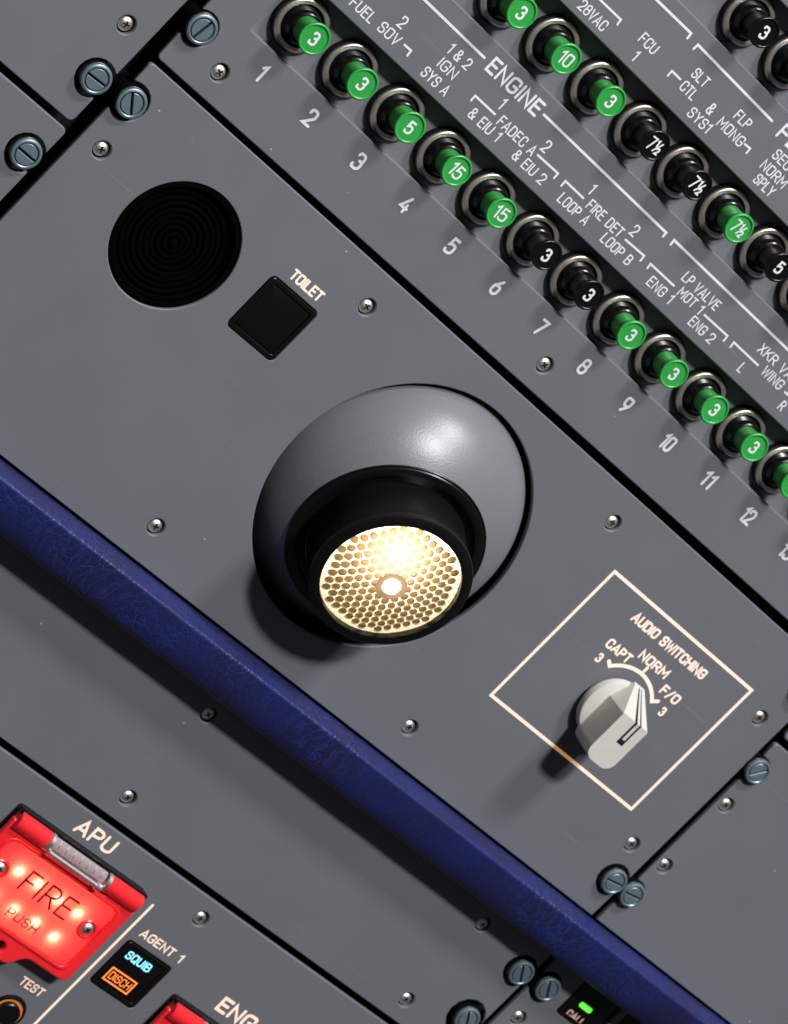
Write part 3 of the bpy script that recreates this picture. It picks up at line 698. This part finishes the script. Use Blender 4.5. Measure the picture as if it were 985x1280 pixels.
face_text(t, 'SQUIB', -1.25, 4.45, 9.3, 2.7, M_BLUELIT, .17)
face_text(t, 'DISCH', -1.25, -3.1, 7.8, 2.5, M_ORLIT, .12)
V, F = [], []; ribbon(V, F, [(-6.0, -5.2), (3.4, -5.2), (3.4, -1.0), (-6.0, -1.0), (-6.0, -5.2)], .24, 0.0); me = mesh('legend_frame', V, F, M_ORLIT)
bm = bmesh.new(); bm.from_mesh(me); bmesh.ops.recalc_face_normals(bm, faces=bm.faces); [fc.normal_flip() for fc in bm.faces if fc.normal.z < 0]; bm.to_mesh(me); bm.free()
link('legend_frame', me, t, (0, 0, .24))
t = square_button('black button with a green light bar and CALL legend by the lower edge', 288.0, -150.2, 17.1, 17.1, 'agent_button' if 0 else 'call_button')
gx, gy = un(731.8, 1259); tx, ty = un(714.5, 1269)
v, f = prism(rect(-2.6, 2.6, -.9, .9, .7), 0, .22, .1, 1); link('light_bar', mesh('light_bar', v, f, M_GRNLIT), t, (gx - 288.0, gy + 150.2, .15))
face_text(t, 'CALL', 286.2 - 288.0, -156.6 + 150.2, 7.6, 2.3, M_PINKLIT, .2)
square_button('unlit black button right of the CALL button at the lower edge', 308.0, -150.2, 16.8, 17.1, 'call_button')

# test button: amber-lined well with a black plunger
t = thing('test_button', 'round black test button in an amber ring below the word TEST', 'button', (*TB, 0))
v, f = lathe([(5.25, -5), (5.25, .1), (5.1, .5), (4.7, .65), (4.35, .5)], 64); link('outer_ring', sharpen(mesh('outer_ring', v, f, M_BLACK), 40), t)
v, f = lathe([(4.36, .4), (4.2, .1), (3.3, -.2), (3.2, -1.5)], 64); link('amber_ring', sharpen(mesh('amber_ring', v, f, M_AMBER), 40), t)
v, f = lathe([(3.45, -.1), (3.55, .6), (3.5, 1.5), (3.2, 1.8), (2.0, 1.7), (.02, 1.65)], 48); link('plunger', sharpen(mesh('plunger', v, f, M_BLACK), 40), t)
v, f = lathe([(4.3, -4.9), (.02, -4.9)], 32); link('well_floor', mesh('well_floor', v, f, M_GAP), t)

# ------------------------------------------------------------------ dome light
AX = (RX * .095 + RY * .612 - RZ * .785).normalized(); AX = Vector(((.095 * RX.x + .612 * RY.x - .785 * RZ.x), (.095 * RX.y + .612 * RY.y - .785 * RZ.y), (.095 * RX.z + .612 * RY.z - .785 * RZ.z))).normalized(); BC = (HOLE[0], HOLE[1], -14.0)
t = thing('dome_light', 'swivelling grey ball lamp with black barrel and lit honeycomb lens', 'lamp', (HOLE[0], HOLE[1], 0))
v, f = lathe([(HR + 1.2, -2.2), (HR + .6, -2.6), (HR + 2.6, -9), (HR + 2.6, -58), (.1, -58)], 96); link('socket', sharpen(mesh('socket', v, f, M_GAP), 40), t)
v, f = prism(circle_pts(0, 0, HR + 8, 64), -60, -58.2, .2); link('socket_back', mesh('socket_back', v, f, M_GAP), t)
QR = Vector((0, 0, 1)).rotation_difference(AX).to_euler()
head = bpy.data.objects.new('lamp_head', None); 
def lp(name, me, extra=None):
    o = link(name, me, t, (0, 0, -14.0)); o.rotation_euler = QR; return o
A_, C_ = 39.4, 30.4; zc = 22.6
prof = []
a1 = math.asin(zc / C_)
for k in range(49):
    th = -PI / 2 * .96 + (a1 + PI / 2 * .96) * k / 48; prof.append((A_ * math.cos(th), C_ * math.sin(th)))
v, f = lathe(prof, 128); ball = lp('ball', mesh('ball', v, f, M_SATIN, smooth=True))
rc = A_ * math.cos(a1)
prof = [(rc + .1, zc - .6), (rc + .18, zc + .10), (rc + .05, zc + .28), (rc - .12, zc + .32), (rc - .5, zc + .25), (rc - .7, zc + .55), (rc - .9, zc + .62), (rc - 2.9, zc + .75), (rc - 3.05, zc + .68), (rc - 3.2, zc - .1), (21.0, zc - .5)]
v, f = lathe(prof, 128); lp('collar', sharpen(mesh('collar', v, f, M_LAMPBLK), 30))
LZ = 38.0
prof = [(20.9, zc - 6), (20.9, LZ - 5.0), (21.3, LZ - 2.6), (21.5, LZ - 1.3), (21.35, LZ - .75), (21.0, LZ - .5), (18.7, LZ - .05), (18.45, LZ - .1), (18.35, LZ - .5), (18.35, LZ - 10)]
v, f = lathe(prof, 128); barrel = lp('barrel', sharpen(mesh('barrel', v, f, M_LAMPBLK), 30))
# honeycomb lens: lattice proud, cells sunk, on a slightly domed disc
def lens():
    P_ = 2.52; Rl = 18.35
    V, F, Mi = [], [], []
    def dome(x, y): return 3.4 * (1 - (x * x + y * y) / (Rl * Rl))
    N = 12; rings = [(1.0, 0, 0), (.86, 0, 0), (.83, -.10, 0), (.79, -.30, 1), (.48, -.36, 1)]
    for i in range(-9, 10):
        for j in range(-9, 10):
            cx = P_ * (i + .5 * (j & 1)); cy = P_ * .866 * j; d = math.hypot(cx, cy)
            if d > Rl + 1.2: continue
            ring_ids = []
            # hexagonal cell border (12 points: corners and edge middles)
            first = True; jit = random.uniform(-.05, .05)
            for (s, dz, _m) in rings:
                ids = []
                for k in range(N):
                    a = k * PI / 6 + PI / 6 * 0
                    R0 = P_ / 2 / math.cos(((a + PI / 6) % (PI / 3)) - PI / 6) if first else P_ / 2 * s / .98 * 1.0
                    x, y = cx + R0 * math.cos(a), cy + R0 * math.sin(a)
                    rr = math.hypot(x, y)
                    if rr > Rl: x, y = x * Rl / rr, y * Rl / rr
                    fade = max(0, min(1, (Rl - d - .3) / 1.6))
                    V.append((x, y, dome(x, y) + (dz + (jit if dz < -.3 else 0)) * fade)); ids.append(len(V) - 1)
                ring_ids.append(ids); first = False
            fade = max(0, min(1, (Rl - d - .3) / 1.6))
            V.append((cx if d < Rl else cx * Rl / d, cy if d < Rl else cy * Rl / d, dome(min(cx, 99), cy) - (.38 - jit) * fade if d < Rl else 0)); ctr = len(V) - 1
            cell = 1 if (d < Rl - 1.2 and d > 4.2) else 0
            for q in range(len(rings) - 1):
                for k in range(N):
                    k2 = (k + 1) % N; F.append((ring_ids[q][k], ring_ids[q][k2], ring_ids[q + 1][k2], ring_ids[q + 1][k])); Mi.append(cell if q >= 2 else 0)
            for k in range(N): F.append((ring_ids[-1][k], ring_ids[-1][(k + 1) % N], ctr)); Mi.append(cell)
    me = mesh('honeycomb_lens', V, F, [M_LATTICE, M_CELL], fm=Mi)
    bm = bmesh.new(); bm.from_mesh(me); bmesh.ops.remove_doubles(bm, verts=bm.verts, dist=1e-6); bmesh.ops.dissolve_degenerate(bm, edges=bm.edges, dist=1e-7)
    bm.to_mesh(me); bm.free(); me.transform(Matrix.Translation((0, 0, (LZ - 1.9) * S))); return sharpen(me, 40)
ln = lp('honeycomb_lens', lens())
v, f = lathe([(4.2, LZ + 1.1), (4.15, LZ + 1.5), (3.6, LZ + 1.65), (2.5, LZ + 1.6), (2.35, LZ + 1.4)], 48); o = lp('bulb_ring', sharpen(mesh('bulb_ring', v, f, M_BRONZE), 40))
v, f = lathe([(2.0, LZ + 1.2), (1.95, LZ + 2.0), (1.6, LZ + 2.8), (1.0, LZ + 3.3), (.02, LZ + 3.5)], 32); lp('bulb', sharpen(mesh('bulb', v, f, M_BULB), 60))
# the filament that lights the lens from inside the barrel
LP = bpy.data.lights.new('lamp_filament', 'POINT'); LP.energy = 0.085; LP.color = (1.0, .88, .70); LP.shadow_soft_size = 2.2 * S
lo = bpy.data.objects.new('lamp_filament', LP); COL.objects.link(lo)
side = Vector((-0.55, 0.8, 0)); side -= AX * side.dot(AX); side.normalize()
lo.location = (Vector(BC) + AX * (LZ - 5.5) + side * 8.5) * S

# ------------------------------------------------------------------ audio selector knob
t = thing('selector_knob', 'light grey rotary knob with a raised pointer bar inside the audio switching frame', 'knob', (KN[0], KN[1], 0))
v, f = lathe([(7.6, .2), (7.6, .9)], 64); link('washer', sharpen(mesh('washer', v, f, M_BLACK)), t)
v, f = lathe([(9.1, .9), (9.8, 1.2), (9.8, 2.9), (9.55, 3.45), (9.0, 3.7), (.02, 3.7)], 96); link('skirt', sharpen(mesh('skirt', v, f, M_KNOB), 40), t)
# handle
bm = bmesh.new()
hl = 5.35; front = 4.0; rear = -11.9; zt = 14.0; zb = 3.2
topo = rounded([(-hl, front, .3), (-hl, rear, 3.4), (hl, rear, 3.4), (hl, front, .3)], 8)
tv = [bm.verts.new((x * S, y * S, zt * S)) for x, y in topo]; bv = [bm.verts.new((x * S * .96, y * S * .97, zb * S)) for x, y in topo]
n = len(topo); ft = bm.faces.new(tv)
# front nose: a wedge running down to a point at the skirt edge
for k in range(n):
    k2 = (k + 1) % n
    if topo[k][1] > front - .35 and topo[k2][1] > front - .35: continue
    bm.faces.new((tv[k], tv[k2], bv[k2], bv[k]))
fr = [k for k in range(n) if topo[k][1] > front - .35]
fr.sort(key=lambda k: topo[k][0]); tL, tR = bm.verts.new((-2.0 * S, 10.9 * S, 3.78 * S)), bm.verts.new((2.0 * S, 10.9 * S, 3.78 * S)); bL, bR = bm.verts.new((-2.0 * S, 10.9 * S, zb * S)), bm.verts.new((2.0 * S, 10.9 * S, zb * S))
bm.faces.new([tv[k] for k in fr] + [tR, tL]); bm.faces.new((tv[fr[0]], tL, bv[fr[0]])); bm.faces.new((tv[fr[-1]], bv[fr[-1]], tR)); bm.faces.new((bv[fr[0]], tL, bL)); bm.faces.new((bv[fr[-1]], bR, tR)); bm.faces.new((tL, tR, bR, bL))
bmesh.ops.recalc_face_normals(bm, faces=bm.faces)
me = bpy.data.meshes.new('handle'); bm.to_mesh(me); bm.free(); me.materials.append(M_KNOB)
h_ = link('handle', me, t); bvm = h_.modifiers.new('bevel', 'BEVEL'); bvm.width = .45 * S; bvm.segments = 3; bvm.limit_method = 'ANGLE'; bvm.angle_limit = math.radians(25); me.polygons.foreach_set('use_smooth', [False] * len(me.polygons)); bvm.harden_normals = False
# pointer line: white stripe edged in dark ink, over the top and down the nose
def on_handle(y): return zt + .03 if y <= front else zt + .03 + (y - front) * (3.78 - zt) / (10.9 - front)
def stripe(wd, y0, y1, lift, m_, x0=1.0):
    ys = [y0 + (front - y0) * k / 4 for k in range(5)] + [front + (y1 - front) * k / 6 for k in range(1, 7)]
    V, F = [], []
    for y in ys:
        xc = x0 * (1 if y <= front else max(.2, 1 - (y - front) / 8)); hw = wd / 2 * (1 if y <= front else max(.5, 1 - (y - front) / 14))
        L = on_handle(y) + lift + (.14 if abs(y - front) < .01 else 0); V += [(xc - hw, y, L), (xc + hw, y, L)]
    for k in range(len(ys) - 1): F.append((2 * k, 2 * k + 1, 2 * k + 3, 2 * k + 2))
    return link('pointer_line', mesh('pointer_line', V, F, m_), h_)
stripe(2.5, -3.6, 10.5, .03, M_INK); stripe(1.05, -2.0, 10.5, .09, M_KNOB)

# ------------------------------------------------------------------ fire push buttons under red guards
def fire_unit(lab, cu, cv, lights):
    """origin: centre of the unit's top edge"""
    t = thing('fire_button', lab, 'push button', (cu, cv, 0))
    # black tray
    v, f = prism(rect(-24.1, 24.1, -32.5, 0.0, 1.2), .05, 1.0, .3); link('tray', sharpen(mesh('tray', v, f, M_BLACK)), t)
    # serrated black bracket behind the hinge
    b = MB(); b.add(*prism(rect(-24.1, 24.1, -1.6, -.1, .3), .9, 3.6, .25)); 
    for k in range(9):
        x = -22.5 + k * 5.2 + random.uniform(-.6, .6); b.add(*prism(rect(x, x + random.uniform(1.2, 2.6), -2.3, -1.3, .1), .9, 4.0 + random.uniform(-.3, .3), .15))
    link('bracket', b.done('bracket', [M_BLACK]), t)
    # pilot cover plate (red) with a tab and thumb hole at the bottom
    o_ = rounded([(-24.3, -3.4, .6), (-24.3, -33.6, 2.2), (-9.6, -33.6, 3.5), (-6.5, -38.6, 4), (6.5, -38.6, 4), (9.6, -33.6, 3.5), (24.3, -33.6, 2.2), (24.3, -3.4, .6)], 8)
    win = rect(-20.7, 20.7, -30.1, -8.2, 2.6, 8)
    link('guard', plate('guard', o_, [win, circle_pts(0.6, -35.2, 1.7, 32), rect(-11, 13.5, -6.7, -5.2, .4, 4)], 4.1, 2.2, .7, M_RED), t)
    # raised rim round the window
    link('window_rim', plate('window_rim', rect(-21.6, 21.6, -31.0, -7.3, 3.2, 8), [rect(-20.6, 20.6, -30.0, -8.3, 2.5, 8)], 4.45, .8, .25, M_RED), t)
    wv, wf = prism(rect(-20.45, 20.45, -29.85, -8.45, 2.4, 8), 1.8, 3.9, .25); wp = link('window', sharpen(mesh('window', wv, wf, M_REDWIN), 30), t)
    for s_, q0, q1, hh, sw_ in (('FIRE', (31.0, 1099), (90, 1140), 6.9, .095), ('PUSH', (9, 1138.5), (46.5, 1163), 3.0, .15)):
        a_, b_ = un(*q0, 3.94), un(*q1, 3.94); p = text_mesh(s_, hh, b_[0] - a_[0], sw_, M_REDINK, z=0)
        link('lettering', p, wp, ((a_[0] + b_[0]) / 2 - 122.4, (a_[1] + b_[1]) / 2 + 200.2, 3.94))
    for sx in (-16.9, 16.9):
        s = link('screw', ME_SCREW, t, (sx, -17.2, 5.0), rot=(0, 0, random.uniform(0, 3)))
        v, f = lathe([(2.0, 3.9), (2.75, 3.95), (3.0, 4.15), (2.6, 4.5), (2.2, 4.45), (2.1, 4.0)], 40); link('screw_collar', sharpen(mesh('screw_collar', v, f, M_RED), 40), t, (sx, -17.2, 0))
    # hinge barrels, axis along x
    def barrel_x(x0, x1, r, m_, nm, yy=-3.5, zz=2.8):
        vv, ff = lathe([(.02, 0), (r - .25, 0), (r, .25), (r, x1 - x0 - .25), (r - .25, x1 - x0), (.02, x1 - x0)], 40)
        Tm = Matrix.Translation((x0, yy, zz)) @ Matrix.Rotation(PI / 2, 4, 'Y'); b = MB(); b.add(vv, ff, 0, Tm)
        return link(nm, b.done(nm, [m_], 40), t)
    barrel_x(-23.5, -12.2, 3.0, M_RED, 'hinge_barrel'); barrel_x(11.2, 23.4, 3.0, M_RED, 'hinge_barrel')
    barrel_x(-12.2, -10.7, 3.1, M_SPRING, 'hinge_collar'); barrel_x(9.7, 11.2, 3.1, M_SPRING, 'hinge_collar')
    barrel_x(-10.7, 9.7, .75, M_SPRING, 'hinge_pin', -5.2, 5.6); barrel_x(7.6, 9.4, 1.25, M_SPRING, 'pin_head', -5.2, 5.6); barrel_x(-10.8, -9.9, 1.1, M_SPRING, 'pin_head', -5.2, 5.6)
    # ribbed spring sleeve round the pin
    Tm = Matrix.Translation((-10.4, -3.1, 2.5)) @ Matrix.Rotation(PI / 2, 4, 'Y'); b = MB()
    vv, ff = lathe([(.02, 0), (2.42, 0), (2.42, 19.6), (.02, 19.6)], 40); b.add(vv, ff, 0, Tm)
    for k in range(7):
        x = 1.6 + k * 2.7; vv, ff = lathe([(2.38, x), (2.5, x + .06), (2.5, x + .3), (2.38, x + .36)], 40); b.add(vv, ff, 1, Tm)
    link('spring_sleeve', b.done('spring_sleeve', [M_SLEEVE, M_SPRING], 60), t)
    if lights:
        for (x, y) in ((-11.6, -14.8), (-4.6, -14.8), (3.6, -15.2), (11.1, -15.2), (-12.6, -24.2), (-4.4, -24.2), (3.3, -24.0), (11.0, -24.4)):
            L = bpy.data.lights.new('indicator_led', 'POINT'); L.energy = 0.0060; L.color = (1.0, .80, .42); L.shadow_soft_size = .35 * S
            lo = bpy.data.objects.new('indicator_led', L); COL.objects.link(lo); lo.location = Vector((cu + x, cv + y, 2.85)) * S
    return t
fu = fire_unit('large red fire button lit from inside under a hinged guard, below the word APU', 122.4, -200.2, True)
f2 = copy_tree(fu); f2.location = Vector((201.9, -219.4, 0)) * S; f2['label'] = 'corner of a second red guard cut by the bottom edge, left of the letters ENG'

# ------------------------------------------------------------------ padded blue bar
def bar():
    prof = [(-130.75, -1.0), (-130.75, 3.0), (-130.95, 6.0), (-131.2, 9.4), (-131.5, 11.0), (-131.85, 11.55), (-132.3, 11.72), (-132.8, 11.65), (-136.5, 10.9), (-140.0, 10.0), (-142.6, 9.1), (-144.0, 8.2), (-144.8, 6.4), (-145.0, 4.0), (-145.0, -1.0)]
    x0, x1, N = -200.0, 460.0, 700; V, F = [], []; n = len(prof)
    from mathutils import noise as mn
    for i in range(N + 1):
        x = x0 + (x1 - x0) * i / N
        for (y, z) in prof:
            d = mn.noise(Vector((x * .06, y * .15, z * .15))) * .22 + mn.noise(Vector((x * .35, y * .2, z * .2))) * .07 if z > 0 else 0
            V.append((x, y + d * .3, z + d))
    for i in range(N):
        for k in range(n - 1): a = i * n + k; F.append((a, a + n, a + n + 1, a + 1))
    me = mesh('leather_cover', V, F, M_LEATHER, smooth=True)
    bm = bmesh.new(); bm.from_mesh(me); bmesh.ops.recalc_face_normals(bm, faces=bm.faces); bm.to_mesh(me); bm.free(); return me
t = thing('padded_bar', 'dark blue leather padded bar running diagonally between the upper and lower panels', 'padded bar', (0, 0, 0))
link('leather_cover', bar(), t)
